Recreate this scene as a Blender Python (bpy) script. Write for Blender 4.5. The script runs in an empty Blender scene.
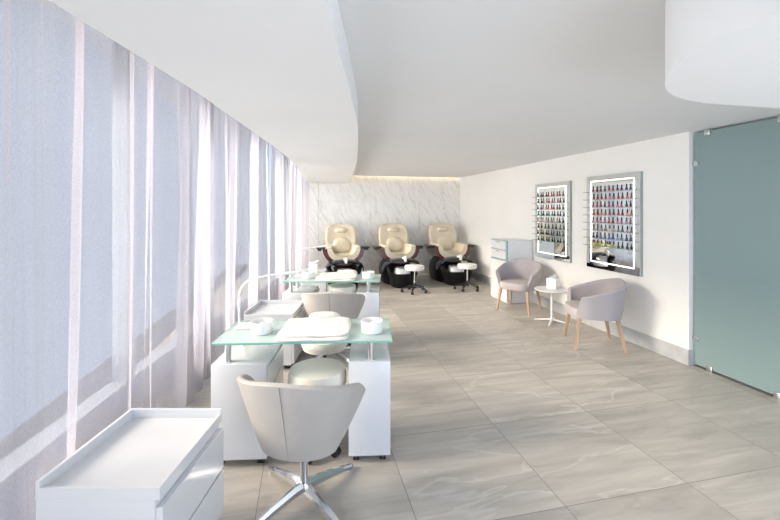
import bpy, bmesh, math, random
from mathutils import Vector, Matrix
random.seed(7)
S = bpy.context.scene
COL = S.collection
PI = math.pi

# ------------------------------------------------------------------ camera
CAM_H, YAW, F_PX, HORIZON = 1.55, 0.2188, 386.4, 209.3
cd = bpy.data.cameras.new('camera'); cam = bpy.data.objects.new('camera', cd); COL.objects.link(cam)
cam.location = (0, 0, CAM_H)
cam.rotation_euler = (PI/2, 0, -YAW)
cd.sensor_width = 36; cd.lens = 36*F_PX/780
cd.shift_y = -(260-HORIZON)/780
cd.clip_start = 0.02
S.camera = cam

# ------------------------------------------------------------------ light
S.view_settings.view_transform = 'Standard'
S.view_settings.look = 'None'
S.view_settings.gamma = 1
S.view_settings.use_curve_mapping = False
S.view_settings.exposure = 0.45
w = bpy.data.worlds.new('World'); S.world = w; w.use_nodes = True
bg = w.node_tree.nodes['Background']
bg.inputs['Color'].default_value = (0.78, 0.86, 1.0, 1); bg.inputs['Strength'].default_value = 0.75
sd = bpy.data.lights.new('sun', 'SUN'); sun = bpy.data.objects.new('sun', sd); COL.objects.link(sun)
sd.energy = 11.5; sd.color = (1.0, 0.81, 0.62); sd.angle = math.radians(22)
sun.rotation_euler = Vector((1.0, -0.10, -0.50)).to_track_quat('-Z', 'Y').to_euler()

# unseen cool fill lamp, added behind the camera to brighten the room
ad = bpy.data.lights.new('front_fill', 'AREA'); al = bpy.data.objects.new('front_fill', ad); COL.objects.link(al)
ad.shape = 'RECTANGLE'; ad.size = 3.0; ad.size_y = 2.0; ad.energy = 60; ad.color = (0.64, 0.79, 1.0)
al.location = (2.1, -1.55, 1.1); al.rotation_euler = (PI/2, 0, 0)

# daylight standing at each window bay, thrown into the room through the sheers
for wx, wy, wl, ry, wk in ((-1.60, .95, 1.4, .05, .08), (-1.55, 2.45, 1.4, .06, .16), (-1.38, 3.95, 1.4, .10, .26), (-1.13, 5.45, 1.4, .45, .34), (-.82, 6.9, 1.3, .45, .22), (-.55, 8.1, 1.1, .1, .06)):
    ld = bpy.data.lights.new('window_daylight', 'AREA'); lo = bpy.data.objects.new('window_daylight', ld); COL.objects.link(lo)
    ld.shape = 'RECTANGLE'; ld.size = 2.1; ld.size_y = wl; ld.energy = 130*wl*wk; ld.color = (1.0, .92, .84); ld.spread = math.radians(110)
    lo.location = (wx, wy, 1.40); lo.rotation_euler = (0, -PI/2, 0); lo.rotation_euler = (Matrix.Rotation(ry, 4, 'Z') @ Matrix.Rotation(-PI/2, 4, 'Y')).to_euler()

# ------------------------------------------------------------------ materials
def newmat(name):
    m = bpy.data.materials.new(name); m.use_nodes = True
    return m, m.node_tree, m.node_tree.nodes['Principled BSDF']
def N(nt, t, **kw):
    n = nt.nodes.new(t)
    for k, v in kw.items():
        if k in n.inputs: n.inputs[k].default_value = v
        else: setattr(n, k, v)
    return n
def mat(name, col, rough=0.5, metal=0.0, spec=0.5, coat=0.0, var=0.04, vscale=12, bump=0.0, bscale=300):
    """procedural surface: base colour with a faint noise variation and an optional fine bump"""
    m, nt, b = newmat(name)
    tc = N(nt, 'ShaderNodeTexCoord')
    no = N(nt, 'ShaderNodeTexNoise', Scale=vscale, Detail=3.0)
    nt.links.new(tc.outputs['Object'], no.inputs['Vector'])
    r = N(nt, 'ShaderNodeValToRGB')
    c = Vector(col)
    r.color_ramp.elements[0].color = (*(c*(1-var)), 1); r.color_ramp.elements[0].position = .3
    r.color_ramp.elements[1].color = (*[min(1, x*(1+var)) for x in c], 1); r.color_ramp.elements[1].position = .7
    nt.links.new(no.outputs['Fac'], r.inputs['Fac']); nt.links.new(r.outputs['Color'], b.inputs['Base Color'])
    b.inputs['Roughness'].default_value = rough; b.inputs['Metallic'].default_value = metal
    b.inputs['Specular IOR Level'].default_value = spec; b.inputs['Coat Weight'].default_value = coat
    b.inputs['Coat Roughness'].default_value = .08
    if bump:
        n2 = N(nt, 'ShaderNodeTexNoise', Scale=bscale, Detail=2.0)
        nt.links.new(tc.outputs['Object'], n2.inputs['Vector'])
        bp = N(nt, 'ShaderNodeBump', Strength=bump, Distance=.002)
        nt.links.new(n2.outputs['Fac'], bp.inputs['Height']); nt.links.new(bp.outputs['Normal'], b.inputs['Normal'])
    return m

M = {}
M['wall'] = mat('wall_paint', (.89, .875, .845), .75, var=.015, vscale=2)
M['ceiling'] = mat('ceiling_paint', (.82, .825, .83), .8, var=.012, vscale=1.5)
M['soffit'] = mat('soffit_paint', (.88, .88, .875), .75, var=.012, vscale=1.5)
M['white_lacquer'] = mat('white_lacquer', (.70, .71, .73), .22, coat=.25, var=.01)
M['white_matte'] = mat('white_matte', (.82, .82, .82), .45, var=.01)
M['white_plastic'] = mat('white_plastic', (.86, .86, .85), .3, var=.01)
M['porcelain'] = mat('porcelain', (.88, .87, .85), .15, coat=.4, var=.01)
M['towel'] = mat('towel_cloth', (.90, .86, .80), .95, var=.05, vscale=60, bump=.8, bscale=420)
M['cream'] = mat('cream_vinyl', (.66, .585, .45), .42, var=.03, bump=.15, bscale=200)
M['stool_cream'] = mat('stool_vinyl', (.83, .81, .74), .38, var=.02)
M['stool_white'] = mat('stool_white_vinyl', (.87, .86, .83), .4, var=.02)
M['greige'] = mat('greige_leather', (.46, .43, .40), .42, var=.03, bump=.2, bscale=350)
M['seam'] = mat('seam_thread', (.27, .25, .23), .7)
M['tub_fabric'] = mat('lilac_grey_wool', (.44, .405, .42), .95, var=.07, vscale=180, bump=.5, bscale=500)
M['tub_seat'] = mat('lilac_grey_seat_wool', (.50, .45, .45), .95, var=.07, vscale=180, bump=.5, bscale=500)
M['chrome'] = mat('chrome', (.75, .76, .78), .10, metal=1, var=.01)
M['brushed'] = mat('brushed_steel', (.68, .69, .70), .28, metal=1, var=.03)
M['black'] = mat('black_plastic', (.018, .018, .022), .35, var=.1)
M['black_gloss'] = mat('black_gloss', (.008, .008, .010), .30, spec=.25, coat=.0, var=.1)
M['navy_gloss'] = mat('blue_black_gloss', (.014, .019, .032), .22, coat=.25, var=.1)
M['base_marble'] = mat('baseboard_stone', (.50, .51, .52), .35, var=.10, vscale=9)
M['aluminium'] = mat('window_aluminium', (.55, .57, .60), .4, metal=.6, var=.02)
M['kerb'] = mat('kerb_paint', (.34, .37, .42), .8, var=.03)
M['paving'] = mat('terrace_paving', (.11, .12, .14), .85, var=.08, vscale=3)
M['led'] = None
M['mirror_edge'] = mat('mirror_edge', (.34, .37, .37), .25, metal=.3, var=.03)
M['frosted_border'] = mat('frosted_mirror_border', (.68, .70, .68), .32, metal=.75, var=.02)
M['tealedge'] = mat('teal_edge', (.22, .40, .43), .4, var=.05)
M['cap'] = mat('bottle_cap', (.02, .02, .022), .3, var=.1)
M['wire'] = mat('shelf_wire', (.30, .31, .31), .35, metal=.4, var=.05)
M['groove'] = mat('shadow_gap', (.10, .10, .10), .8)
M['grille'] = mat('grey_grille', (.55, .56, .57), .5)

def wood(name, c0, c1, scale=(30, 30, 2.5), rough=.45, coat=0):
    m, nt, b = newmat(name)
    tc = N(nt, 'ShaderNodeTexCoord'); mp = N(nt, 'ShaderNodeMapping'); mp.inputs['Scale'].default_value = scale
    no = N(nt, 'ShaderNodeTexNoise', Scale=1.0, Detail=4.0, Distortion=.6)
    r = N(nt, 'ShaderNodeValToRGB')
    r.color_ramp.elements[0].color = (*c0, 1); r.color_ramp.elements[1].color = (*c1, 1)
    r.color_ramp.elements[0].position = .35; r.color_ramp.elements[1].position = .65
    nt.links.new(tc.outputs['Object'], mp.inputs[0]); nt.links.new(mp.outputs[0], no.inputs['Vector'])
    nt.links.new(no.outputs['Fac'], r.inputs['Fac']); nt.links.new(r.outputs['Color'], b.inputs['Base Color'])
    b.inputs['Roughness'].default_value = rough; b.inputs['Coat Weight'].default_value = coat
    return m
M['oak'] = wood('pale_oak', (.40, .27, .175), (.54, .38, .26))
M['mahogany'] = wood('mahogany', (.055, .015, .010), (.11, .030, .018), (4, 14, 14), .22, .6)

def emis(name, col, s):
    m = bpy.data.materials.new(name); m.use_nodes = True; nt = m.node_tree
    b = nt.nodes['Principled BSDF']
    b.inputs['Base Color'].default_value = (*col, 1)
    b.inputs['Emission Color'].default_value = (*col, 1); b.inputs['Emission Strength'].default_value = s
    return m
M['led'] = emis('led_strip', (1, .97, .93), 1.6)
M['cove'] = emis('cove_lamp', (1, .72, .38), 3.0)

def floor_mat():
    m, nt, b = newmat('stone_tiles'); L = nt.links.new
    A, B, X0, Y0 = .7855, .7953, .5466, 1.7679
    tc = N(nt, 'ShaderNodeTexCoord'); sp = N(nt, 'ShaderNodeSeparateXYZ'); L(tc.outputs['Object'], sp.inputs[0])
    def math_(op, a, v=None, c=None):
        n = N(nt, 'ShaderNodeMath', operation=op)
        for i, s in enumerate((a, v, c)):
            if s is None: continue
            if isinstance(s, (int, float)): n.inputs[i].default_value = s
            else: L(s, n.inputs[i])
        return n.outputs[0]
    u = math_('DIVIDE', math_('SUBTRACT', sp.outputs[0], X0), A)
    v = math_('DIVIDE', math_('SUBTRACT', sp.outputs[1], Y0), B)
    fu, fv = math_('FRACT', u), math_('FRACT', v)
    iu, iv = math_('FLOOR', u), math_('FLOOR', v)
    eu = math_('MULTIPLY', math_('MINIMUM', fu, math_('SUBTRACT', 1, fu)), A)
    ev = math_('MULTIPLY', math_('MINIMUM', fv, math_('SUBTRACT', 1, fv)), B)
    g = math_('LESS_THAN', math_('MINIMUM', eu, ev), .0021)
    cid = N(nt, 'ShaderNodeCombineXYZ'); L(iu, cid.inputs[0]); L(iv, cid.inputs[1])
    wn = N(nt, 'ShaderNodeTexWhiteNoise', noise_dimensions='3D'); L(cid.outputs[0], wn.inputs['Vector'])
    off = N(nt, 'ShaderNodeVectorMath', operation='SCALE'); L(wn.outputs['Color'], off.inputs[0]); off.inputs['Scale'].default_value = 40
    add = N(nt, 'ShaderNodeVectorMath', operation='ADD'); L(tc.outputs['Object'], add.inputs[0]); L(off.outputs[0], add.inputs[1])
    mp = N(nt, 'ShaderNodeMapping'); mp.inputs['Scale'].default_value = (.9, 6.5, 1); mp.inputs['Rotation'].default_value = (0, 0, .12)
    L(add.outputs[0], mp.inputs[0])
    n1 = N(nt, 'ShaderNodeTexNoise', Scale=1.6, Detail=6.0, Roughness=.6, Distortion=.5); L(mp.outputs[0], n1.inputs['Vector'])
    r1 = N(nt, 'ShaderNodeValToRGB'); e = r1.color_ramp.elements
    e[0].position, e[0].color = .34, (.372, .345, .313, 1); e[1].position, e[1].color = .74, (.54, .51, .465, 1)
    L(n1.outputs['Fac'], r1.inputs['Fac'])
    # pale and dark veins
    mp2 = N(nt, 'ShaderNodeMapping'); mp2.inputs['Scale'].default_value = (.8, 3.0, 1); mp2.inputs['Rotation'].default_value = (0, 0, -.25)
    L(add.outputs[0], mp2.inputs[0])
    n2 = N(nt, 'ShaderNodeTexNoise', Scale=1.1, Detail=4.0, Roughness=.5, Distortion=.35); L(mp2.outputs[0], n2.inputs['Vector'])
    r2 = N(nt, 'ShaderNodeValToRGB'); e = r2.color_ramp.elements
    e[0].position, e[0].color = .485, (0, 0, 0, 1); e[1].position, e[1].color = .515, (0, 0, 0, 1)
    k = r2.color_ramp.elements.new(.50); k.color = (1, 1, 1, 1)
    L(n2.outputs['Fac'], r2.inputs['Fac'])
    mx = N(nt, 'ShaderNodeMix', data_type='RGBA', blend_type='MIX')
    L(math_('MULTIPLY', r2.outputs['Color'], .38), mx.inputs['Factor']); L(r1.outputs['Color'], mx.inputs[6])
    vv = N(nt, 'ShaderNodeMix', data_type='RGBA'); L(math_('GREATER_THAN', wn.outputs['Value'], .5), vv.inputs['Factor'])
    vv.inputs[6].default_value = (.33, .315, .295, 1); vv.inputs[7].default_value = (.68, .66, .63, 1); L(vv.outputs[2], mx.inputs[7])
    hs = N(nt, 'ShaderNodeHueSaturation'); L(mx.outputs[2], hs.inputs['Color'])
    L(math_('ADD', math_('MULTIPLY', wn.outputs['Value'], .16), .92), hs.inputs['Value'])
    m2 = N(nt, 'ShaderNodeMix', data_type='RGBA'); L(g, m2.inputs['Factor']); L(hs.outputs['Color'], m2.inputs[6]); m2.inputs[7].default_value = (.20, .19, .18, 1)
    L(m2.outputs[2], b.inputs['Base Color'])
    b.inputs['Roughness'].default_value = .42
    return m
M['floor'] = floor_mat()

def marble_mat():
    m, nt, b = newmat('white_marble'); L = nt.links.new
    tc = N(nt, 'ShaderNodeTexCoord')
    mp = N(nt, 'ShaderNodeMapping'); mp.inputs['Scale'].default_value = (7.5, 1, 1.5)
    m0 = N(nt, 'ShaderNodeMapping'); m0.inputs['Rotation'].default_value = (0, math.radians(27), 0); L(tc.outputs['Object'], m0.inputs[0]); L(m0.outputs[0], mp.inputs[0])
    n1 = N(nt, 'ShaderNodeTexNoise', Scale=1.7, Detail=8.0, Roughness=.65, Distortion=.5); L(mp.outputs[0], n1.inputs['Vector'])
    r = N(nt, 'ShaderNodeValToRGB'); e = r.color_ramp.elements
    e[0].position, e[0].color = .30, (.64, .63, .61, 1); e[1].position, e[1].color = .54, (.84, .83, .81, 1)
    k = e.new(.42); k.color = (.77, .76, .74, 1)
    L(n1.outputs['Fac'], r.inputs['Fac'])
    n2 = N(nt, 'ShaderNodeTexNoise', Scale=.9, Detail=6.0, Roughness=.55, Distortion=.9); L(mp.outputs[0], n2.inputs['Vector'])
    r2 = N(nt, 'ShaderNodeValToRGB'); e = r2.color_ramp.elements
    e[0].position, e[0].color = .485, (1, 1, 1, 1); e[1].position, e[1].color = .515, (1, 1, 1, 1)
    k = e.new(.5); k.color = (.70, .685, .66, 1)
    L(n2.outputs['Fac'], r2.inputs['Fac'])
    mx = N(nt, 'ShaderNodeMix', data_type='RGBA', blend_type='MULTIPLY'); mx.inputs['Factor'].default_value = .8
    L(r.outputs['Color'], mx.inputs[6]); L(r2.outputs['Color'], mx.inputs[7])
    L(mx.outputs[2], b.inputs['Base Color']); b.inputs['Roughness'].default_value = .3
    return m
M['marble'] = marble_mat()

def curtain_mat():
    m = bpy.data.materials.new('sheer_voile'); m.use_nodes = True; nt = m.node_tree; L = nt.links.new
    nt.nodes.remove(nt.nodes['Principled BSDF']); out = nt.nodes['Material Output']
    tc = N(nt, 'ShaderNodeTexCoord')
    mp = N(nt, 'ShaderNodeMapping'); mp.inputs['Scale'].default_value = (1, 1, .35); L(tc.outputs['Object'], mp.inputs[0])
    no = N(nt, 'ShaderNodeTexNoise', Scale=260.0, Detail=2.0, Roughness=.7); L(mp.outputs[0], no.inputs['Vector'])
    mr = N(nt, 'ShaderNodeMapRange'); L(no.outputs['Fac'], mr.inputs[0])
    mr.inputs[1].default_value, mr.inputs[2].default_value = .3, .7
    mr.inputs[3].default_value, mr.inputs[4].default_value = .44, .30
    col = (.43, .42, .475, 1)
    tr = N(nt, 'ShaderNodeBsdfTransparent'); tl = N(nt, 'ShaderNodeBsdfTranslucent', Color=col); df = N(nt, 'ShaderNodeBsdfDiffuse', Color=col)
    m1 = N(nt, 'ShaderNodeMixShader', Fac=.955); L(tl.outputs[0], m1.inputs[1]); L(df.outputs[0], m1.inputs[2])
    m2 = N(nt, 'ShaderNodeMixShader'); L(mr.outputs[0], m2.inputs[0]); L(m1.outputs[0], m2.inputs[1]); L(tr.outputs[0], m2.inputs[2])
    L(m2.outputs[0], out.inputs['Surface'])
    return m
M['voile'] = curtain_mat()

def pane_mat(name, tint, gloss):
    m = bpy.data.materials.new(name); m.use_nodes = True; nt = m.node_tree; L = nt.links.new
    nt.nodes.remove(nt.nodes['Principled BSDF']); out = nt.nodes['Material Output']
    tr = N(nt, 'ShaderNodeBsdfTransparent', Color=(*tint, 1)); gl = N(nt, 'ShaderNodeBsdfGlossy', Roughness=.02)
    mx = N(nt, 'ShaderNodeMixShader', Fac=gloss); L(tr.outputs[0], mx.inputs[1]); L(gl.outputs[0], mx.inputs[2])
    L(mx.outputs[0], out.inputs['Surface']); return m
M['pane'] = pane_mat('clear_pane', (.95, .98, 1.0), .05)

def frosted(name, base, trans, rough, tint):
    """satin glass: part tinted see-through, part milky surface"""
    m = bpy.data.materials.new(name); m.use_nodes = True; nt = m.node_tree; L = nt.links.new
    b = nt.nodes['Principled BSDF']; out = nt.nodes['Material Output']
    b.inputs['Base Color'].default_value = (*base, 1); b.inputs['Roughness'].default_value = rough
    tr = N(nt, 'ShaderNodeBsdfTransparent', Color=(*tint, 1))
    mx = N(nt, 'ShaderNodeMixShader', Fac=trans); L(b.outputs[0], mx.inputs[1]); L(tr.outputs[0], mx.inputs[2])
    L(mx.outputs[0], out.inputs['Surface']); return m
M['table_glass'] = frosted('green_table_glass', (.70, .85, .82), .42, .25, (.90, .98, .96))
M['glass_edge'] = mat('green_glass_edge', (.22, .50, .43), .15, var=.05)
M['door_glass'] = frosted('frosted_door_glass', (.26, .355, .355), .08, .30, (.75, .88, .88))
M['shelf_glass'] = frosted('shelf_glass', (.62, .72, .70), .55, .1, (.92, .97, .95))
def mirror():
    m, nt, b = newmat('mirror_glass'); b.inputs['Base Color'].default_value = (.86, .89, .88, 1)
    b.inputs['Metallic'].default_value = 1; b.inputs['Roughness'].default_value = .015; return m
M['mirror'] = mirror()

# ------------------------------------------------------------------ mesh helpers
class MB:
    def __init__(s): s.bm = bmesh.new()
    def merge(s, b, mtx=None):
        if mtx: bmesh.ops.transform(b, matrix=mtx, verts=b.verts)
        me = bpy.data.meshes.new('tmp'); b.to_mesh(me); b.free(); s.bm.from_mesh(me); bpy.data.meshes.remove(me); return s
    def box(s, x0, x1, y0, y1, z0, z1, bev=0.0, seg=2, rot=None):
        b = bmesh.new(); bmesh.ops.create_cube(b, size=1)
        c = Vector(((x0+x1)/2, (y0+y1)/2, (z0+z1)/2))
        bmesh.ops.scale(b, vec=(x1-x0, y1-y0, z1-z0), verts=b.verts)
        if bev: bmesh.ops.bevel(b, geom=b.edges[:], offset=bev, segments=seg, affect='EDGES', profile=.5)
        mt = Matrix.Translation(c)
        if rot: mt = mt @ rot
        return s.merge(b, mt)
    def lathe(s, prof, seg=32, mtx=None, sx=1, sy=1, n=2.0):
        """profile of (r,z); n>2 gives a squarer plan"""
        b = bmesh.new(); rings = []
        for r, z in prof:
            if r < 1e-6: rings.append([b.verts.new((0, 0, z))]); continue
            ring = []
            for i in range(seg):
                a = 2*PI*i/seg; ca, sa = math.cos(a), math.sin(a)
                q = (abs(ca)**n + abs(sa)**n)**(-1/n)
                ring.append(b.verts.new((r*sx*q*ca, r*sy*q*sa, z)))
            rings.append(ring)
        for A, B in zip(rings, rings[1:]):
            for i in range(seg):
                j = (i+1) % seg
                if len(A) == 1 and len(B) == 1: break
                if len(A) == 1: b.faces.new((A[0], B[i], B[j]))
                elif len(B) == 1: b.faces.new((A[i], A[j], B[0]))
                else: b.faces.new((A[i], A[j], B[j], B[i]))
        for R_, fl in ((rings[0], 1), (rings[-1], 0)):
            if len(R_) > 1: b.faces.new(R_[::-1] if fl else R_)
        bmesh.ops.recalc_face_normals(b, faces=b.faces)
        return s.merge(b, mtx)
    def cyl(s, p0, p1, r0, r1=None, seg=20):
        p0, p1 = Vector(p0), Vector(p1); r1 = r0 if r1 is None else r1
        d = p1-p0; q = d.to_track_quat('Z', 'Y').to_matrix().to_4x4()
        return s.lathe([(r0, 0), (r1, d.length)], seg, Matrix.Translation(p0) @ q)
    def tube(s, pts, r, seg=12, flat=1.0, closed=False):
        """swept round (or flattened) tube along points"""
        pts = [Vector(p) for p in pts]; b = bmesh.new(); rings = []
        n = len(pts); up = None
        for i, p in enumerate(pts):
            if closed: t = pts[(i+1) % n]-pts[i-1]
            else: t = pts[min(i+1, n-1)]-pts[max(i-1, 0)]
            t.normalize()
            if up is None:
                up = Vector((0, 0, 1)) if abs(t.z) < .9 else Vector((0, 1, 0))
            side = t.cross(up).normalized(); up = side.cross(t).normalized()
            rr = r[i] if isinstance(r, (list, tuple)) else r
            rings.append([b.verts.new(p+side*(rr*math.cos(2*PI*k/seg))+up*(rr*flat*math.sin(2*PI*k/seg))) for k in range(seg)])
        prs = list(zip(rings, rings[1:])) + ([(rings[-1], rings[0])] if closed else [])
        for A, B in prs:
            for k in range(seg): b.faces.new((A[k], A[(k+1) % seg], B[(k+1) % seg], B[k]))
        if not closed: b.faces.new(rings[0][::-1]); b.faces.new(rings[-1])
        bmesh.ops.recalc_face_normals(b, faces=b.faces)
        return s.merge(b)
    def prism(s, poly, z0, z1):
        b = bmesh.new(); lo = [b.verts.new((x, y, z0)) for x, y in poly]; hi = [b.verts.new((x, y, z1)) for x, y in poly]
        n = len(poly); b.faces.new(lo[::-1]); b.faces.new(hi)
        for i in range(n): b.faces.new((lo[i], lo[(i+1) % n], hi[(i+1) % n], hi[i]))
        bmesh.ops.recalc_face_normals(b, faces=b.faces); return s.merge(b)
    def grid(s, P, cu=False, caps=False):
        """P[i][j] points -> quads; cu closes the i direction"""
        b = bmesh.new(); V = [[b.verts.new(p) for p in row] for row in P]; n = len(V)
        for i in range(n if cu else n-1):
            A, B = V[i], V[(i+1) % n]
            for j in range(len(A)-1): b.faces.new((A[j], A[j+1], B[j+1], B[j]))
        if caps:
            b.faces.new(V[0][:-1]); b.faces.new(V[-1][:-1][::-1])
        bmesh.ops.remove_doubles(b, verts=b.verts, dist=1e-6)
        bmesh.ops.recalc_face_normals(b, faces=b.faces); return s.merge(b)
    def obj(s, name, m, parent=None, smooth=35, loc=None):
        me = bpy.data.meshes.new(name); s.bm.to_mesh(me); s.bm.free()
        if smooth:
            for p in me.polygons: p.use_smooth = True
            me.set_sharp_from_angle(angle=math.radians(smooth))
        me.materials.append(m)
        o = bpy.data.objects.new(name, me); COL.objects.link(o)
        if parent: o.parent = parent
        if loc: o.location = loc
        return o
def struct(o): o['kind'] = 'structure'; return o
def tag(o, label, cat, group=None):
    o['label'] = label; o['category'] = cat
    if group: o['group'] = group
    return o
def thing(name, label, cat, loc=(0, 0, 0), rz=0, group=None):
    o = bpy.data.objects.new(name, None); COL.objects.link(o); o.location = loc; o.rotation_euler = (0, 0, rz)
    o.empty_display_size = .1
    return tag(o, label, cat, group)
def dup(root, loc, rz, label=None, group=None):
    def cp(o, par=None):
        c = o.copy(); COL.objects.link(c)
        if par: c.parent = par
        for ch in list(o.children): cp(ch, c)
        return c
    r = cp(root); r.location = loc; r.rotation_euler = (0, 0, rz)
    if label: r['label'] = label
    if group: r['group'] = group
    return r
def catmull(pts, n=8):
    P = [Vector(p) for p in pts]; out = []
    for i in range(len(P)-1):
        p0, p1, p2, p3 = P[max(i-1, 0)], P[i], P[i+1], P[min(i+2, len(P)-1)]
        for k in range(n):
            t = k/n
            out.append(.5*((2*p1)+(p2-p0)*t+(2*p0-5*p1+4*p2-p3)*t*t+(3*p1-p0-3*p2+p3)*t**3))
    return out+[P[-1]]
def lerp(a, b, t): return a+(b-a)*t
def sstep(a, b, x):
    t = max(0, min(1, (x-a)/(b-a))); return t*t*(3-2*t)

# ================================================================== SETTING
WX, BY, CZ, SZ = 3.73, 8.87, 2.32, 2.138      # right wall x, back wall y, ceiling, dropped soffit
CUR = [(-1.05, .3), (-1.03, 1.0), (-1.03, 1.5), (-1.02, 2.0), (-.97, 2.5), (-.90, 3.0), (-.84, 3.5), (-.76, 4.0), (-.68, 4.5), (-.58, 5.0), (-.47, 5.5), (-.36, 6.0), (-.25, 6.5), (-.14, 7.0), (-.06, 7.5), (.0, 8.0), (.06, 8.5), (.09, 8.78)]
def cur_x(y):
    for (x0, y0), (x1, y1) in zip(CUR, CUR[1:]):
        if y <= y1: return lerp(x0, x1, (y-y0)/(y1-y0))
    return CUR[-1][0]
FRONT = -1.6
struct(MB().box(-1.62, 5.4, FRONT, BY+.15, -.12, 0).obj('floor', M['floor'], smooth=0))
# main ceiling, open above the curtain recess
soff_l = catmull([(-.90, -1.6, 0), (-.86, 0, 0), (-.78, .8, 0), (-.70, 1.27, 0), (-.66, 1.47, 0), (-.60, 1.75, 0), (-.52, 2.15, 0), (-.47, 2.5, 0), (-.385, 3.06, 0), (-.25, 3.98, 0), (-.11, 5.28, 0), (.02, 7.43, 0), (.12, 8.79, 0)], 6)
soff_r = catmull([(-.10, -1.6, 0), (-.02, 0, 0), (.02, .7, 0), (.06, 1.1, 0), (.10, 1.3, 0), (.14, 1.52, 0), (.20, 1.8, 0), (.25, 2.07, 0), (.315, 2.4, 0), (.39, 2.85, 0), (.52, 3.81, 0), (.63, 4.7, 0), (.82, 6.6, 0), (.93, 8.2, 0), (.94, 8.6, 0), (.86, 8.79, 0)], 6)
lft = [(p.x, p.y) for p in soff_l]; rgt = [(p.x, p.y) for p in soff_r]
struct(MB().prism([(lerp(a, a+.02, 1), b) for a, b in lft]+[(5.4, 8.79), (5.4, FRONT)], CZ, CZ+.06).obj('ceiling', M['ceiling']))
struct(MB().prism(lft+rgt[::-1], SZ, CZ-.001).obj('trim_1', M['soffit'], smooth=25))
struct(MB().box(-1.75, 5.4, FRONT, BY+.15, 2.95, 3.05).obj('trim_2', M['ceiling']))          # slab over curtain recess and cove
# round-cornered bulkhead, upper right
drum = catmull([(1.055, -1.5, 0), (1.055, .3, 0), (1.06, .72, 0), (1.07, .84, 0), (1.11, .95, 0), (1.18, 1.05, 0), (1.30, 1.17, 0), (1.42, 1.245, 0), (1.53, 1.285, 0), (1.65, 1.303, 0), (1.85, 1.308, 0), (3.7, 1.30, 0)], 8)
struct(MB().prism([(p.x, p.y) for p in drum]+[(3.7, -1.5)], 2.0, CZ-.001).obj('trim_3', M['soffit'], smooth=25))
# back wall in marble slabs with fine joints
mb = MB()
for x0, x1 in ((-.6, .315), (.319, 1.50), (1.504, 2.70), (2.704, 3.9)):
    for z0, z1 in ((-.05, 1.72), (1.724, 2.94)): mb.box(x0, x1, BY, BY+.12, z0, z1)
struct(mb.obj('wall_back', M['marble'], smooth=0))
# right wall with its end return
struct(MB().box(WX, WX+.16, 3.10, BY+.12, -.05, 2.95).obj('wall_right', M['wall'], smooth=0))
struct(MB().box(WX-.014, WX, 3.086, BY, 0, .155, .002, 1).box(WX-.014, WX+.05, 3.086, 3.10, 0, .155).obj('baseboard_right', M['base_marble'], smooth=0))
# cove lamp in the slot between ceiling and marble
struct(MB().box(.35, 3.70, 8.805, 8.825, 2.345, 2.365).obj('trim_4', M['cove'], smooth=0))
# corridor behind the frosted glass
struct(MB().box(5.3, 5.4, FRONT, BY, 0, 2.95).obj('wall_corridor', M['wall'], smooth=0))

# frosted glass partition
door = struct(MB().box(3.775, 3.787, .25, 3.085, .022, 2.30, .001, 1).obj('door_1', M['door_glass'], smooth=0))
MB().box(3.772, 3.790, .25, 3.085, .0, .010).obj('floor_channel', M['groove'], door)
for y, z, v in ((2.93, .0, 1), (2.39, .0, 1), (1.2, .0, 1), (2.95, 2.26, 1), (2.36, 2.26, 1), (3.062, 2.00, 0), (3.062, .28, 0)):
    c = MB()
    if v:
        c.box(3.760, 3.775, y-.026, y+.026, z, z+.055, .004, 2).box(3.787, 3.800, y-.026, y+.026, z, z+.055, .004, 2)
    else:
        mt = Matrix.Translation((3.775, y, z)) @ Matrix.Rotation(-PI/2, 4, 'Y')
        c.lathe([(.026, 0), (.026, .010), (.022, .014), (0, .014)], 24, mt)
        c.box(3.764, 3.775, y, y+.022, z-.012, z+.012, .002, 1)
    c.obj('glass_clip', M['brushed'], door)

# window wall behind the curtain: low kerb, mullioned bays
WOFF = .42
mb = MB(); ys = [-1.4+.4*i for i in range(27)]
outer = [(cur_x(max(.3, y))-WOFF-.15, y) for y in ys if y < 8.9]; inner = [(cur_x(max(.3, y))-WOFF+.12, y) for y in ys if y < 8.9]
struct(MB().prism(inner+outer[::-1], 0, .24).obj('wall_left', M['kerb'], smooth=20))
bays = [-1.3, .2, 1.7, 3.2, 4.7, 6.2, 7.6, 8.8]
for i, (y0, y1) in enumerate(zip(bays, bays[1:])):
    a = Vector((cur_x(max(.3, y0))-WOFF, y0, 0)); b = Vector((cur_x(max(.3, y1))-WOFF, y1, 0)); d = b-a; L_ = d.length
    rz = math.atan2(d.y, d.x); mtx = Matrix.Translation(a) @ Matrix.Rotation(rz, 4, 'Z')
    f = MB(); f.box(0, .05, -.05, .05, .24, 2.95).box(L_-.05, L_, -.05, .05, .24, 2.95).box(.05, L_-.05, -.05, .05, .24, .30).box(.05, L_-.05, -.05, .05, 2.89, 2.95)
    bmesh.ops.transform(f.bm, matrix=mtx, verts=f.bm.verts)
    fo = struct(f.obj('window_%d' % (i+1), M['aluminium'], smooth=0))
    p = MB().box(.05, L_-.05, -.004, .004, .30, 2.89); bmesh.ops.transform(p.bm, matrix=mtx, verts=p.bm.verts)
    p.obj('pane', M['pane'], fo, smooth=0)
struct(MB().box(-2.05, -1.62, -4, 12, -.2, -.05).obj('trim_5', M['paving'], smooth=0))          # terrace outside

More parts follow.
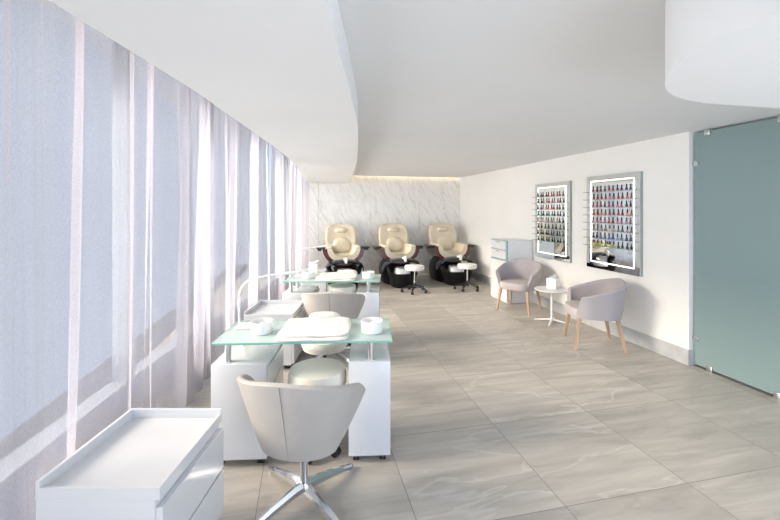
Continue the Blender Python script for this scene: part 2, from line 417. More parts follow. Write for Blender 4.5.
# ================================================================== CURTAINS
def curtain(y0, y1, seed, label, shift=0, extra=None, dens=1.0):
    rnd = random.Random(seed)
    # arc-length path
    path = []; n = int((y1-y0)/.008)
    waves = [(rnd.uniform(.75, 1.25)*wl, rnd.uniform(0, 6.28), am, rnd.uniform(-.9, .9)) for wl, am in ((.62, .036), (.36, .030), (.20, .015), (.11, .005), (.06, .0015))]
    zs = [0.012+(2.90-.012)*k/26 for k in range(27)]
    P = []
    s = 0; prev = None
    for i in range(n+1):
        y = lerp(y0, y1, i/n); x = cur_x(y)+shift
        if prev: s += math.hypot(x-prev[0], y-prev[1])
        prev = (x, y)
        row = []
        for z in zs:
            h = z/2.90
            dx = 0
            for wl, ph, am, dr in waves:
                t = math.sin(2*PI*s/wl*dens+ph+dr*(1-h)*2.2)
                t = math.copysign(abs(t)**.75, t)
                dx += am*t*(lerp(1.15, .75, h) if wl > .2 else lerp(.5, 1.3, h))
            if extra: dx += extra(y, h)
            row.append((x+dx, y+dx*.15, z))
        P.append(row)
    o = MB().grid(P).obj('sheer_curtain', M['voile'], smooth=180)
    return tag(o, label, 'curtain', 'sheer curtains along the window wall')
curtain(.30, 3.36, 11, 'near sheer white voile curtain hanging behind the closest white drawer cart', extra=lambda y, h: .14*math.exp(-((y-1.45)/.10)**2)*lerp(1, .55, h))
curtain(3.34, 5.69, 23, 'middle sheer white voile curtain hanging beside the front glass manicure table', shift=-.06)
curtain(5.675, 8.74, 35, 'far sheer white voile curtain ending at the marble wall', shift=.0)

# ================================================================== PEDICURE CHAIRS
def pedicure_chair(loc):
    t = thing('pedicure_chair', 'cream pedicure spa chair nearest the curtains, leftmost of three at the marble wall', 'pedicure chair', loc, 0, 'pedicure chairs along the marble wall')
    # black sculpted base
    def loft(secs, n=3.0, seg=36):
        b = bmesh.new(); rings = []
        for cx, cy, z, ax, ay in secs:
            ring = []
            for i in range(seg):
                a = 2*PI*i/seg; ca, sa = math.cos(a), math.sin(a); q = (abs(ca)**n+abs(sa)**n)**(-1/n)
                ring.append(b.verts.new((cx+ax*q*ca, cy+ay*q*sa, z)))
            rings.append(ring)
        for A, B in zip(rings, rings[1:]):
            for i in range(seg): b.faces.new((A[i], A[(i+1) % seg], B[(i+1) % seg], B[i]))
        b.faces.new(rings[0][::-1]); b.faces.new(rings[-1]); return b
    MB().merge(loft([(0, .12, 0, .30, .46), (0, .12, .06, .325, .48), (0, .14, .26, .34, .46), (0, .16, .38, .31, .42), (0, .16, .47, .25, .34)])).obj('base', M['black_gloss'], t)
    # foot basin with pale liner
    bas = MB().merge(loft([(0, -.42, 0, .22, .26), (0, -.43, .05, .245, .29), (0, -.44, .18, .26, .31), (0, -.44, .27, .29, .33), (0, -.44, .29, .29, .33), (0, -.44, .285, .26, .30), (0, -.43, .20, .22, .26)])).obj('foot_basin', M['black_gloss'], t)
    MB().merge(loft([(0, -.44, .201, .15, .16), (0, -.44, .29, .16, .16), (0, -.42, .36, .14, .14), (0, -.42, .37, .12, .12)])).obj('basin_liner', M['white_plastic'], bas)
    # arched fender over the basin, its ends swept down
    P = []
    for i in range(25):
        u = -1+2*i/24; x = .385*math.sin(u*PI/2)
        zt = .575-.23*abs(u)**2.4; th = lerp(.095, .06, abs(u))
        row = []
        for k in range(13):
            a = 2*PI*k/12
            row.append((x, -.50+.17*abs(u)**2+.15*math.cos(a)*lerp(1, .55, abs(u)**3), zt-th/2+th/2*math.sin(a)))
        P.append(row)
    MB().grid(P, caps=True).obj('fender', M['navy_gloss'], t)
    for sx in (-1, 1):
        MB().tube([(sx*.31, -.42, .42), (sx*.27, -.48, .32), (sx*.17, -.56, .20), (sx*.13, -.60, .06)], [.05, .048, .045, .04], 12, .7).obj('fender_strut', M['black_gloss'], t)
    MB().box(-.035, .035, -.70, -.56, .560, .600, .012, 3).box(-.024, .024, -.72, -.67, .52, .63, .010, 3).obj('spray_tap', M['white_plastic'], t)
    # U-shaped mahogany side shell and cream cushion inside it
    def arc(rx, rz, zc, n, i, N_): 
        a = PI+PI*i/N_
        ca, sa = math.cos(a), math.sin(a); q = (abs(ca)**n+abs(sa)**n)**(-1/n)
        return rx*q*ca, zc+rz*q*sa
    def ushell(ro, ri, zc, y0, y1, n, flare=0):
        P = []
        K = 32
        for i in range(K+1):
            xo, zo = arc(*ro, zc, n, i, K); xi, zi = arc(*ri, zc, n, i, K)
            sl = sstep(.15, -.45, zo-zc)*flare
            P.append([(xo, y0+sl, zo), (xo, y1, zo), (xi, y1, zi), (xi, y0+sl, zi), (xo, y0+sl, zo)])
        return MB().grid(P, caps=True)
    ushell((.418, .335), (.325, .268), .755, -.28, .34, 2.1).obj('side_shell', M['mahogany'], t, 40)
    ushell((.330, .275), (.235, .165), .765, -.285, .36, 2.2).obj('seat_shell', M['cream'], t, 40)
    sc = MB()
    sc.lathe([(0, .585), (.12, .590), (.165, .605), (.17, .622), (.15, .634), (.08, .640), (0, .642)], 40, Matrix.Translation((0, -.04, 0)), 1, 1.5, 3.2)
    sc.obj('seat_cushion', M['cream'], t, 60)
    # backrest: outline width by height, side bolsters curling forward, rounded shoulders
    def bw(v):
        wv = lerp(.265, .345, sstep(0, .55, v)) - .03*sstep(.6, 1, v)
        if v > .86: wv -= .13*((v-.86)/.14)**2.4
        if v < .06: wv -= .03*((.06-v)/.06)**2
        return wv
    Fp, Bp = [], []
    NU, NV = 24, 28
    rows = []
    for j in range(NV+1):
        v = j/NV; z = .56+.655*v; yb = .29+.21*v
        ring = []
        for i in range(NU+1):
            u = -1+2*i/NU; th = .075*(1-abs(u)**6)**.5*(1-.55*sstep(.93, 1, v)) 
            yc = yb-.105*abs(u)**2.6*(1-.25*v)
            ring.append((bw(v)*u, yc-th-.01*math.cos(u*PI*1.0), z))
        for i in range(NU, -1, -1):
            u = -1+2*i/NU; th = .065*(1-abs(u)**6)**.5*(1-.55*sstep(.93, 1, v))
            yc = yb-.105*abs(u)**2.6*(1-.25*v)
            ring.append((bw(v)*u, yc+th, z))
        ring.append(ring[0]); rows.append(ring)
    MB().grid(rows, caps=False).obj('backrest', M['cream'], t, 70)
    tp = rows[-1][:-1]
    cap = MB(); b = bmesh.new(); vs = [b.verts.new(p) for p in tp[:NU+1]]; vt = [b.verts.new(tp[2*NU+1-i]) for i in range(NU+1)]
    vm = [b.verts.new(((vs[i].co+vt[i].co)/2)+Vector((0, 0, .018*(1-abs(-1+2*i/NU)**4)))) for i in range(NU+1)]
    for i in range(NU):
        b.faces.new((vs[i], vs[i+1], vm[i+1], vm[i])); b.faces.new((vm[i], vm[i+1], vt[i+1], vt[i]))
    bmesh.ops.remove_doubles(b, verts=b.verts, dist=1e-5); bmesh.ops.recalc_face_normals(b, faces=b.faces)
    cap.merge(b).obj('backrest_top', M['cream'], t, 70)
    tilt = Matrix.Rotation(math.radians(-17), 4, 'X')
    def pad(ax, az, th, n, loc_): 
        mt = Matrix.Translation(loc_) @ tilt @ Matrix.Rotation(PI/2, 4, 'X')
        return MB().lathe([(0, th), (.55, th*.93), (.82, th*.68), (.96, th*.3), (1, 0), (.96, -th*.5), (0, -th*.6)], 40, mt, ax, az, n)
    pad(.125, .052, .05, 2.6, (0, .355, 1.095)).obj('head_pillow', M['cream'], t, 70)
    pad(.185, .165, .028, 2.1, (0, .240, .785)).obj('lumbar_cushion', M['cream'], t, 70)
    for sx in (-1, 1):
        a = MB(); cx = sx*.455
        a.box(cx-.085, cx+.085, -.26, .06, .760, .780, .009, 3).box(cx-.04+sx*.02, cx+.04+sx*.02, -.20, -.02, .715, .760, .012, 2)
        a.obj('armrest_tray', M['black'], t, 40)
        MB().box(sx*.287-.055, sx*.287+.055, -.29, .32, .755, .80, .02, 3).obj('armrest_pad', M['cream'], t, 50)
    return t
pc = pedicure_chair((.78, 8.05, 0))
dup(pc, (1.94, 8.03, 0), 0, 'cream pedicure spa chair in the middle of the three along the marble wall')
dup(pc, (3.10, 8.03, 0), 0, 'cream pedicure spa chair in the corner by the white wall, rightmost of three')

# ================================================================== STOOLS
def stool(loc, rz, label, seat_r, z_top, th, seatm, group, lift='chrome', cream=False):
    t = thing('rolling_stool', label, 'stool', loc, rz, group)
    zb = z_top-th; br = .235 if seatm is M['stool_white'] else seat_r*.80
    e = th*.32
    MB().lathe([(0, zb), (seat_r*.94, zb), (seat_r, zb+e), (seat_r, z_top-e), (seat_r*.95, z_top-e*.3), (seat_r*.80, z_top-.003), (0, z_top)], 48).obj('seat', seatm, t, 50)
    MB().cyl((0, 0, .10), (0, 0, zb), .014).cyl((0, 0, zb-.02), (0, 0, zb), .09, .10).obj('gas_lift', M[lift], t)
    MB().tube([(0.0, 0, zb-.03), (.10, .02, zb-.035), (.16, .03, zb-.03)], .006).obj('height_lever', M['black'], t)
    bs = MB().cyl((0, 0, .075), (0, 0, .17), .036, .026)
    for k in range(5):
        a = 2*PI*k/5; c, s = math.cos(a), math.sin(a)
        bs.tube([(.02*c, .02*s, .115), (.5*br*c, .5*br*s, .10), (br*c, br*s, .072)], [.024, .021, .016], 10, .7)
    bs.obj('star_base', M['black'], t)
    for k in range(5):
        a = 2*PI*k/5; c, s = math.cos(a), math.sin(a); p = Vector((br*c, br*s, .027)); q = Vector((-s, c, 0))
        MB().cyl(p-q*.022, p-q*.004, .027).cyl(p+q*.004, p+q*.022, .027).cyl(p+Vector((0, 0, .02)), p+Vector((0, 0, .055)), .008).obj('caster', M['black'], t)
    return t
stool((2.02, 6.97, 0), .5, 'white round rolling stool in front of the middle pedicure chair', .185, .505, .085, M['stool_white'], 'white stools at the pedicure chairs')
stool((3.07, 6.95, 0), .2, 'white round rolling stool in front of the pedicure chair in the corner', .185, .505, .085, M['stool_white'], 'white stools at the pedicure chairs')
stool((.085, 2.545, 0), .52, 'cream padded round stool between the front glass table and nearest grey chair', .185, .535, .14, M['stool_cream'], 'cream padded stools at the manicure tables')
stool((.165, 3.22, 0), .9, 'cream padded stool on the far side of the front glass manicure table', .185, .505, .09, M['stool_cream'], 'cream padded stools at the manicure tables', 'black')
stool((.43, 4.52, 0), .4, 'cream padded round stool under the far glass manicure table', .165, .675, .12, M['stool_cream'], 'cream padded stools at the manicure tables')

# ================================================================== MANICURE TABLES
def caster(parent, x, y, z=.022, r=.022):
    MB().cyl((x-.018, y, z), (x-.003, y, z), r).cyl((x+.003, y, z), (x+.018, y, z), r).cyl((x, y, z+.012), (x, y, .047), .007).obj('caster', M['black'], parent)
def manicure_table(loc, rz):
    t = thing('manicure_table', 'front manicure table with pale green glass top on two white cabinets', 'table', loc, rz, 'glass-topped manicure tables')
    g = MB().box(-.54, .54, -.24, .24, .738, .750, .0025, 2).obj('glass_top', M['table_glass'], t)
    e = MB().box(-.541, .541, -.2425, -.2405, .7385, .7495).box(-.541, .541, .2405, .2425, .7385, .7495).box(-.5425, -.5405, -.241, .241, .7385, .7495).box(.5405, .5425, -.241, .241, .7385, .7495)
    e.obj('glass_edge', M['glass_edge'], g, 0)
    for nm, x0, x1 in (('drawer_cabinet', -.545, -.215), ('side_cabinet', .275, .53)):
        c = MB().box(x0, x1, -.235, .17, .047, .62, .003, 2).obj(nm, M['white_lacquer'], t)
        if nm == 'drawer_cabinet':
            for z0, z1 in ((.06, .32), (.325, .455), (.46, .60)):
                MB().box(x1, x1+.012, -.228, .163, z0, z1, .002, 1).obj('drawer', M['white_lacquer'], c)
        for x in (x0+.045, x1-.045):
            for y in (-.19, .12): caster(c, x, y)
    for x, y in ((-.46, -.19), (.41, -.19), (-.46, .12), (.41, .12)):
        MB().cyl((x, y, .62), (x, y, .738), .019).cyl((x, y, .62), (x, y, .626), .028).cyl((x, y, .732), (x, y, .738), .027).obj('post', M['brushed'], t)
    return t
TR1, TR2 = -.168, -.215
T1 = Vector((.032, 2.625, 0)); T2 = Vector((.345, 4.56, 0))
mt1 = manicure_table(T1, TR1)
dup(mt1, T2, TR2, 'far manicure table with pale green glass top, nearer the pedicure chairs')
def on_table(T, rz, x, y, z=.7505):
    v = Matrix.Rotation(rz, 3, 'Z') @ Vector((x, y, 0)); return (T.x+v.x, T.y+v.y, z)

def towel_stack(T, rz, label, x0, x1, y0, y1):
    cx, cy = (x0+x1)/2, (y0+y1)/2; hx, hy = (x1-x0)/2, (y1-y0)/2
    t = thing('folded_towel', label, 'towel', on_table(T, rz, cx, cy), rz, 'folded towels on the manicure tables')
    rnd = random.Random(int(abs(T.y)*10))
    def slab(z0, z1, ax, ay, ox, oy, nm):
        # soft folded slab: rounded rim and a gently uneven top
        P = []; K = 48; L_ = []
        for i in range(K):
            a = 2*PI*i/K; ca, sa = math.cos(a), math.sin(a); q = (abs(ca)**9+abs(sa)**9)**(-1/9)
            w_ = 1+.012*math.sin(5*a+z0*90)+.008*math.sin(9*a)
            x, y = ax*q*ca*w_, ay*q*sa*w_; r = []
            h = z1-z0
            for k, (sc, zz) in enumerate(((0, 0), (.96, 0), (.995, .2), (1, .5), (.995, .8), (.965, 1), (.8, 1.04), (.5, 1.06), (.25, 1.05), (0, 1.05))):
                px, py = ox+x*sc, oy+y*sc
                r.append((px, py, z0+h*zz+(.0025*math.sin(px*31+py*17)+.002*math.sin(py*43-px*11) if zz >= 1 else 0)))
            P.append(r)
        return MB().grid(P, cu=True).obj(nm, M['towel'], t, 80)
    slab(.0, .016, hx, hy, 0, 0, 'lower_towel'); slab(.019, .036, hx*.975, hy*.93, .008, .012, 'upper_towel')
    return t
towel_stack(T1, TR1, 'cream folded towels on the front glass manicure table', -.177, .272, -.240, .168)
towel_stack(T2, TR2, 'cream folded towels on the far glass manicure table', -.190, .262, -.240, .168)
def hand_cushion(T, rz, label, x, y):
    b = MB().lathe([(0, 0), (.95, 0), (1, .010), (.98, .028), (.85, .045), (.55, .054), (0, .057)], 40, None, .115, .042, 2.4)
    o = b.obj('hand_cushion', M['towel'], smooth=80); o.location = on_table(T, rz, x, y, .752); o.rotation_euler = (0, 0, rz)
    return tag(o, label, 'cushion', 'rounded hand cushions behind the towels')
hand_cushion(T1, TR1, 'rounded cream hand cushion behind the towels on the front glass table', .08, .198+.022)
hand_cushion(T2, TR2, 'rounded cream hand cushion behind the towels on the far glass table', .14, .198+.022)
def bowl(T, rz, label, x, y):
    t = thing('manicure_bowl', label, 'bowl', on_table(T, rz, x, y), rz, 'white manicure soaking bowls')
    MB().lathe([(0, 0), (.062, 0), (.068, .006), (.073, .072), (.071, .078), (.064, .077), (.058, .055), (.050, .040), (0, .038)], 40).obj('bowl_body', M['porcelain'], t, 40)
    MB().lathe([(0, .040), (.024, .040), (.026, .052), (.018, .066), (0, .070)], 24, Matrix.Translation((.008, -.006, 0))).obj('hand_rest', M['porcelain'], t, 60)
    return t
bowl(T1, TR1, 'white manicure bowl at the window end of the front glass table', -.294, -.05)
bowl(T1, TR1, 'white manicure bowl at the right end of the front glass table', .418, -.07)
bowl(T2, TR2, 'white manicure bowl at the window end of the far glass table', -.30, -.03)
bowl(T2, TR2, 'white manicure bowl at the right end of the far glass table', .40, -.05)
def lamp(T, rz, label, x, y):
    t = thing('desk_lamp', label, 'lamp', on_table(T, rz, x, y), rz, 'white arched desk lamps')
    MB().box(-.03, .12, -.055, .055, 0, .016, .004, 2).obj('base', M['white_plastic'], t)
    pts = [(-.015, 0, .012), (-.018, 0, .10), (-.018, 0, .20)]
    for k in range(9):
        a = PI-(PI/2)*k/8*.93; pts.append((.092+.11*math.cos(a), .006*k, .215+.11*math.sin(a)))
    pts += [(.16, .07, .336), (.28, .10, .350)]
    MB().tube(catmull(pts, 3), .0075, 10).obj('arm', M['white_plastic'], t, 60)
    h = MB().box(-.10, .10, -.018, .018, -.008, .008, .006, 2)
    bmesh.ops.transform(h.bm, matrix=Matrix.Translation((.33, .115, .352)) @ Matrix.Rotation(.3, 4, 'Z') @ Matrix.Rotation(-.10, 4, 'Y'), verts=h.bm.verts)
    h.obj('lamp_head', M['white_plastic'], t)
    return t
lamp(T1, TR1, 'white arched desk lamp on the front glass table by the curtain', -.465, .08)
lamp(T2, TR2, 'white arched desk lamp on the far glass table by the curtain', -.45, .10)

# ================================================================== DRAWER CARTS
def cart(loc, rz, label, wd=.50, dp=.51, h=.55, drawers=True):
    t = thing('drawer_cart', label, 'cart', loc, rz, 'white drawer carts with tray tops')
    x0, x1, y0, y1 = -wd/2, wd/2, -dp/2, dp/2
    MB().box(x0, x1-.016, y0, y1, .045, h-.055, .002, 1).obj('body', M['white_lacquer'], t)
    tr = MB().box(x0, x1, y0, y1, h-.055, h-.030)          # tray: floor, deep rear and side lips, low front lip
    tr.box(x0, x0+.014, y0, y1, h-.03, h+.012).box(x0+.014, x1, y1-.014, y1, h-.03, h+.012)
    tr.box(x0+.014, x1, y0, y0+.012, h-.03, h-.012).box(x1-.010, x1, y0+.012, y1-.014, h-.03, h-.010)
    tr.obj('tray_top', M['white_lacquer'], t, 0)
    if drawers:
        zs = [(.06, (h-.07)*.5+.02), ((h-.07)*.5+.032, h-.085)]
        for z0, z1 in zs:
            MB().box(x1-.016, x1+.010, y0+.002, y1-.002, z0, z1, .002, 1).obj('drawer', M['white_lacquer'], t)
    for x in (x0+.05, x1-.06):
        for y in (y0+.05, y1-.05): caster(t, x, y)
    return t
cart((-.675, 1.852, 0), -.218, 'white drawer cart with empty tray top, closest to the camera', .45, .52)
cart((-.285, 4.13, 0), -.20, 'white drawer cart between the two glass tables beside the curtain', .47, .50)
cart((.17, 6.45, 0), -.10, 'small white cart under the tissue box beyond the far glass table', .36, .36)

def tissue_box(loc, rz, label, s=.125):
    t = thing('tissue_box', label, 'tissue box', loc, rz, 'white cube tissue boxes')
    MB().box(-s/2, s/2, -s/2, s/2, 0, s*1.05, .005, 2).obj('box', M['white_plastic'], t)
    P = []; rnd = random.Random(3)
    for i in range(20):
        a = 2*PI*i/20; r = []
        for k in range(7):
            v = k/6; rr = .016+.042*v+.014*math.sin(3*a+1)*v+.008*math.sin(7*a)*v
            r.append((rr*math.cos(a)*(1.2), rr*math.sin(a)*.7, s*1.05-.01+.055*v+.014*math.sin(2*a+.7)*v-.018*v*v+.008*math.sin(5*a)*v))
        P.append(r)
    MB().grid(P, cu=True).obj('tissue', M['white_matte'], t, 80)
    return t
tissue_box((.145, 6.42, .520), 0, 'white tissue box on the small cart near the curtain end', .14)

# ================================================================== TUB SHELLS
def tub_shell(a, b, z0, ztop, bs, thm0, thm1, th, n=2.5, NT=56, NV=12, lean=0.0, prof=.8):
    """curved chair shell round +Y: outer face, rolled rim, inner face, closed"""
    def pt(theta, v, off, zt):
        sc = lerp(bs, 1, v**prof); A, B = a*sc-off, b*sc-off
        s_, c_ = math.sin(theta), math.cos(theta); q = (abs(s_)**n+abs(c_)**n)**(-1/n)
        return Vector((A*q*s_, B*q*c_+lean*v, lerp(z0, zt, v)))
    P = []
    for i in range(NT+1):
        u = -1+2*i/NT; row = []
        for side in (0, 1):
            for j in range(NV+1):
                v = j/NV if side == 0 else 1-j/NV
                thm = lerp(thm0, thm1, v); theta = u*thm
                zt = ztop(abs(u))
                edge = sstep(.97, 1, abs(u))
                off = th*side
                row.append(pt(theta, v, off if side else 0, zt))
            if side == 0:
                theta = u*thm1; zt = ztop(abs(u))
                for kk in (.2, .5, .8):
                    p = pt(theta, 1, th*kk, zt); p.z += th*.35*math.sin(kk*PI); row.append(p)
        row.append(row[0]); P.append(row)
    return MB().grid(P, caps=True)

def tub_armchair(loc, rz, label):
    t = thing('tub_armchair', label, 'armchair', loc, rz, 'lilac grey tub armchairs')
    zt = lambda u: .755-.205*max(0, (u*u+.02)**.5-.12)
    tub_shell(.325, .305, .345, zt, .84, math.radians(141), math.radians(128), .042, 3.0).obj('shell', M['tub_fabric'], t, 50)
    s = MB().lathe([(0, .345), (.96, .345), (1, .36), (1, .425), (.97, .445), (.85, .452), (0, .458)], 48, Matrix.Translation((0, -.030, 0)), .240, .255, 3.6)
    s.obj('seat', M['tub_seat'], t, 50)
    for sx in (-1, 1):
        for sy in (-1, 1):
            top = Vector((sx*.205, -.20 if sy < 0 else .185, .345)); bot = Vector((sx*.248, -.245 if sy < 0 else .255, 0))
            ax = (top-bot)
            b_ = bmesh.new(); r0, r1 = .0125, .021
            lo = [b_.verts.new(bot+Vector((dx*r0, dy*r0, 0))) for dx, dy in ((-1, -1), (1, -1), (1, 1), (-1, 1))]
            hi = [b_.verts.new(top+Vector((dx*r1, dy*r1, 0))) for dx, dy in ((-1, -1), (1, -1), (1, 1), (-1, 1))]
            b_.faces.new(lo[::-1]); b_.faces.new(hi)
            for k in range(4): b_.faces.new((lo[k], lo[(k+1) % 4], hi[(k+1) % 4], hi[k]))
            bmesh.ops.bevel(b_, geom=b_.edges[:], offset=.004, segments=2, affect='EDGES')
            MB().merge(b_).obj('leg', M['oak'], t)
    return t
ac = tub_armchair((3.245, 3.83, 0), math.radians(-114), 'lilac grey tub armchair with oak legs, nearest the frosted glass panel')
dup(ac, (3.235, 5.385, 0), math.radians(-53), 'lilac grey tub armchair with oak legs, in front of the white cabinet')

def task_chair(loc, rz, label, base_rz=0):
    t = thing('swivel_chair', label, 'chair', loc, rz, 'greige swivel chairs at the manicure tables')
    zt = lambda u: .738-.095*u**1.6-.045*u**10
    sh = tub_shell(.33, .30, .335, zt, .66, math.radians(64), math.radians(96), .034, 2.3, prof=1.0).obj('shell', M['greige'], t, 50)
    MB().tube([(0, .30*lerp(.66, 1, v)+.0005, lerp(.345, .735, v)) for v in [k/10 for k in range(11)]], .0022, 8).obj('seam', M['seam'], sh)
    MB().lathe([(0, .337), (.74, .338), (.84, .36), (.95, .43), (.93, .455), (.82, .468), (0, .472)], 48, Matrix.Translation((0, .01, 0)), .225, .215, 2.6).obj('seat', M['greige'], t, 50)
    MB().cyl((0, 0, .05), (0, 0, .34), .021).cyl((0, 0, .31), (0, 0, .337), .07, .10).obj('column', M['brushed'], t)
    for k in range(4):
        a = PI/4+PI/2*k+base_rz; c, s = math.cos(a), math.sin(a)
        l = MB(); P = []
        for i, (r, z, w_, h_) in enumerate(((.0, .085, .022, .026), (.06, .082, .020, .026), (.20, .055, .016, .020), (.335, .022, .013, .012), (.345, .018, .010, .008))):
            P.append([(r*c-s*dx, r*s+c*dx, z+dz) for dx, dz in ((-w_, -h_), (-w_, 0), (-w_*.35, h_*.75), (w_*.35, h_*.75), (w_, 0), (w_, -h_), (-w_, -h_))])
        l.grid(P, caps=True).cyl((.325*c, .325*s, 0), (.325*c, .325*s, .016), .012)
        l.obj('foot', M['chrome'], t, 30)
    return t
task_chair((.0, 2.11, 0), math.radians(158), 'greige swivel chair with chrome star base, closest to the camera', math.radians(12))
task_chair((.30, 4.06, 0), math.radians(167), 'greige swivel chair facing the far glass table', math.radians(0))

# ================================================================== SIDE TABLE
t = thing('side_table', 'small round white side table between the two tub armchairs', 'side table', (3.315, 4.69, 0), .3)
MB().lathe([(0, .440), (.215, .440), (.225, .446), (.225, .454), (.222, .458), (0, .458)], 56).obj('tabletop', M['white_matte'], t)
MB().cyl((0, 0, .02), (0, 0, .44), .016).cyl((0, 0, .425), (0, 0, .44), .05, .06).obj('column', M['white_matte'], t)
for k in range(4):
    a = PI/2*k+.5; c, s = math.cos(a), math.sin(a)
    MB().tube([(0, 0, .045), (.10*c, .10*s, .030), (.225*c, .225*s, .010)], [.018, .015, .010], 10, .8).obj('foot', M['white_matte'], t)
tissue_box((3.36, 4.72, .4585), .5, 'white tissue box on the round side table', .135)

# ================================================================== WHITE CABINET
t = thing('storage_cabinet', 'tall white cabinet with two drawers and teal edges, behind the far armchair', 'cabinet', (3.48, 6.04, 0), 0)
MB().box(-.215, .235, -.275, .285, .0, 1.03, .003, 1).obj('body', M['white_matte'], t)
for z0, z1 in ((.875, 1.015), (.715, .860)):
    d = MB().box(-.232, -.216, -.225, .27, z0, z1, .002, 1).obj('drawer', M['white_lacquer'], t)
    MB().box(-.246, -.232, -.02, .09, z1-.03, z1-.018, .003, 1).obj('handle', M['tealedge'], d)
MB().box(-.240, -.216, -.275, .28, .02, .690, .002, 1).obj('door', M['white_lacquer'], t)
MB().box(-.236, -.2155, -.272, -.232, .70, 1.03).box(-.236, -.2155, -.225, .28, 1.016, 1.03).box(-.236, -.2155, -.225, .28, .862, .873).box(-.236, -.2155, -.232, .28, .695, .712).obj('edge_trim', M['tealedge'], t, 0)

# ================================================================== POLISH DISPLAY MIRRORS
polish_cache = {}
def polish_mat(n, c):
    if n not in polish_cache: polish_cache[n] = mat('polish_'+n.replace(' ', '_'), c, .12, coat=.6, var=.03)
    return polish_cache[n]
COLS = {'dark red': (.20, .012, .02), 'red': (.55, .02, .03), 'coral': (.75, .14, .09), 'orange': (.75, .20, .04), 'pink': (.72, .20, .30), 'magenta': (.50, .03, .22), 'mauve': (.42, .20, .26),
        'nude': (.70, .48, .38), 'taupe': (.32, .25, .22), 'blue': (.05, .16, .42), 'pale blue': (.22, .42, .60), 'navy': (.02, .03, .10), 'teal': (.03, .20, .22), 'dark green': (.02, .07, .05), 'yellow': (.72, .58, .06), 'lime': (.45, .55, .08), 'black': (.015, .015, .018), 'plum': (.16, .02, .10), 'grey': (.25, .25, .26)}
ORD = ['leftmost', 'second', 'third', 'fourth', 'fifth', 'sixth', 'seventh']
ROW = ['top', 'second', 'third', 'fourth', 'fifth', 'sixth', 'seventh', 'bottom']
body_me, cap_me = {}, None
def polish(loc, colname, label, group):
    global cap_me
    t = thing('polish_bottle', label, 'nail polish', loc, random.uniform(0, 6), group)
    if colname not in body_me:
        o = MB().lathe([(0, 0), (.0125, 0), (.0145, .003), (.0150, .022), (.0135, .031), (.007, .035), (0, .036)], 16).obj('bottle', polish_mat(colname, COLS[colname]), t, 50); body_me[colname] = o.data
    else:
        o = bpy.data.objects.new('bottle', body_me[colname]); COL.objects.link(o); o.parent = t
    if cap_me is None:
        o = MB().lathe([(0, .034), (.0085, .034), (.0085, .040), (.0072, .074), (.005, .077), (0, .077)], 12).obj('cap', M['cap'], t, 50); cap_me = o.data
    else:
        o = bpy.data.objects.new('cap', cap_me); COL.objects.link(o); o.parent = t
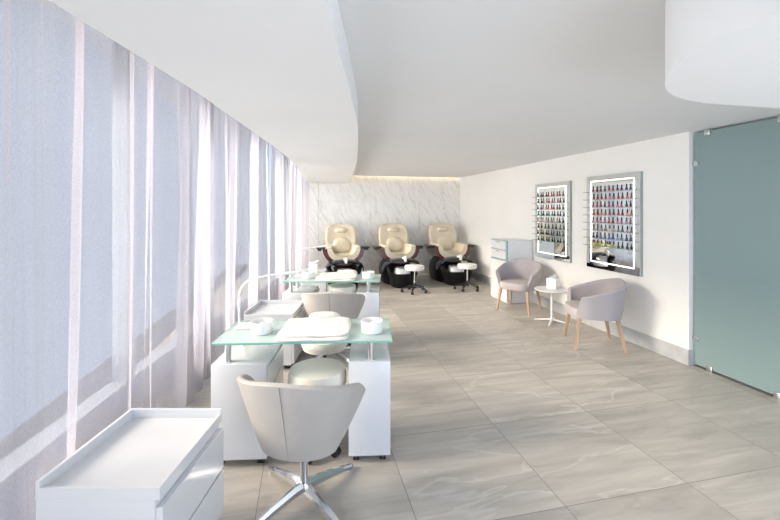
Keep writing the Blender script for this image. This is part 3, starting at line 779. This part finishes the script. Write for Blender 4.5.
def display(yc, z0, z1, label, whichname, rows, hw=.42, ztop=1.772, pitch=.0985, ys=None):
    t = thing('mirror_display', label, 'mirror', (WX, yc, z0), 0, 'wall mirrors with shelves of nail polish')
    H = z1-z0; X = -.035
    MB().box(X, -.0005, -hw, hw, 0, H).obj('mirror_back', M['mirror_edge'], t, 0)
    MB().box(X-.004, X-.0005, -hw, hw, 0, H).obj('mirror_glass', M['mirror'], t, 0)
    bo = MB()
    for y0, y1, a, b in ((-hw, hw, H-.05, H), (-hw, -hw+.055, .10, H-.05), (hw-.055, hw, .05, H-.05)): bo.box(X-.0052, X-.0044, y0, y1, a, b)
    bo.obj('frosted_border', M['frosted_border'], t, 0)
    l = MB(); i0, i1, k0, k1 = -hw+.075, hw-.075, .075, H-.06; s = .014
    for y0, y1, a, b in ((i0, i1, k1-s, k1), (i0, i1, k0, k0+s), (i0, i0+s, k0+s, k1-s), (i1-s, i1, k0+s, k1-s)): l.box(X-.0062, X-.0045, y0, y1, a, b)
    l.obj('light_strip', M['led'], t, 0)
    for r, row in enumerate(rows):
        zr = ztop-pitch*r-z0
        sh = MB().box(X-.056, X-.0063, -hw-.005, hw+.005, zr-.004, zr, .001, 1).obj('shelf', M['shelf_glass'], t)
        wr = MB().tube([(X-.057, -hw-.01, zr+.003), (X-.057, hw+.01, zr+.003)], .0016, 6); wr.obj('front_wire', M['wire'], sh)
        for sy in (-1, 1):
            cp = [(X-.038+.018*math.cos(a), sy*(hw-.10)-0, zr-.026+.020*math.sin(a)) for a in [PI*.5+PI*1.6*k/12 for k in range(13)]]
            MB().tube(cp, .0035, 8).obj('bracket', M['wire'], sh)
        n = len(row)
        for k, cn in enumerate(row):
            if cn is None: continue
            y = ys(r, k, n)
            polish((WX+X-.033, yc+y, z0+zr+.0002), cn, '%s nail polish bottle, %s from left on the %s shelf of the %s mirror' % (cn, ORD[k], ROW[r], whichname), 'nail polish bottles on the %s mirror' % whichname)
    return t
big = [['dark red', 'dark red', 'red', 'dark red', 'plum'],
       ['dark red', 'red', 'pink', 'red', 'coral'],
       ['magenta', 'plum', 'magenta', 'pink', 'plum'],
       ['red', 'coral', 'red', 'red', 'orange'],
       ['mauve', 'pink', 'red', 'pink', 'mauve'],
       ['taupe', 'grey', 'nude', 'taupe', 'mauve'],
       ['navy', 'blue', 'blue', 'pale blue', 'navy'],
       ['yellow', 'lime', 'yellow', 'dark green', 'black']]
small = [['black', 'dark red', 'red', 'red', 'red'],
         ['black', 'coral', 'red', 'pink', 'dark red'],
         ['navy', 'pink', 'coral', 'red', 'black'],
         ['teal', 'navy', 'teal', 'black', 'navy'],
         ['nude', 'nude', 'taupe', 'nude', 'black'],
         ['black', 'dark green', 'black', 'teal'],
         ['dark green', 'black', 'dark green', 'black', 'teal'],
         ['black', 'dark green', 'black', 'black', 'dark green']]
def ys_big(r, k, n): return .265-.53*(k/(n-1))-(.012 if r % 2 else 0)
def ys_small(r, k, n): return .30-.54*(k/(n-1))-(.015 if r % 2 else 0)
display(4.055, .79, 1.978, 'lit wall mirror with nail polish shelves, nearest the frosted glass panel', 'nearer', big, ys=ys_big)
display(5.235, .785, 1.955, 'lit wall mirror with nail polish shelves, farther along the white wall', 'farther', small, ztop=1.745, ys=ys_small)
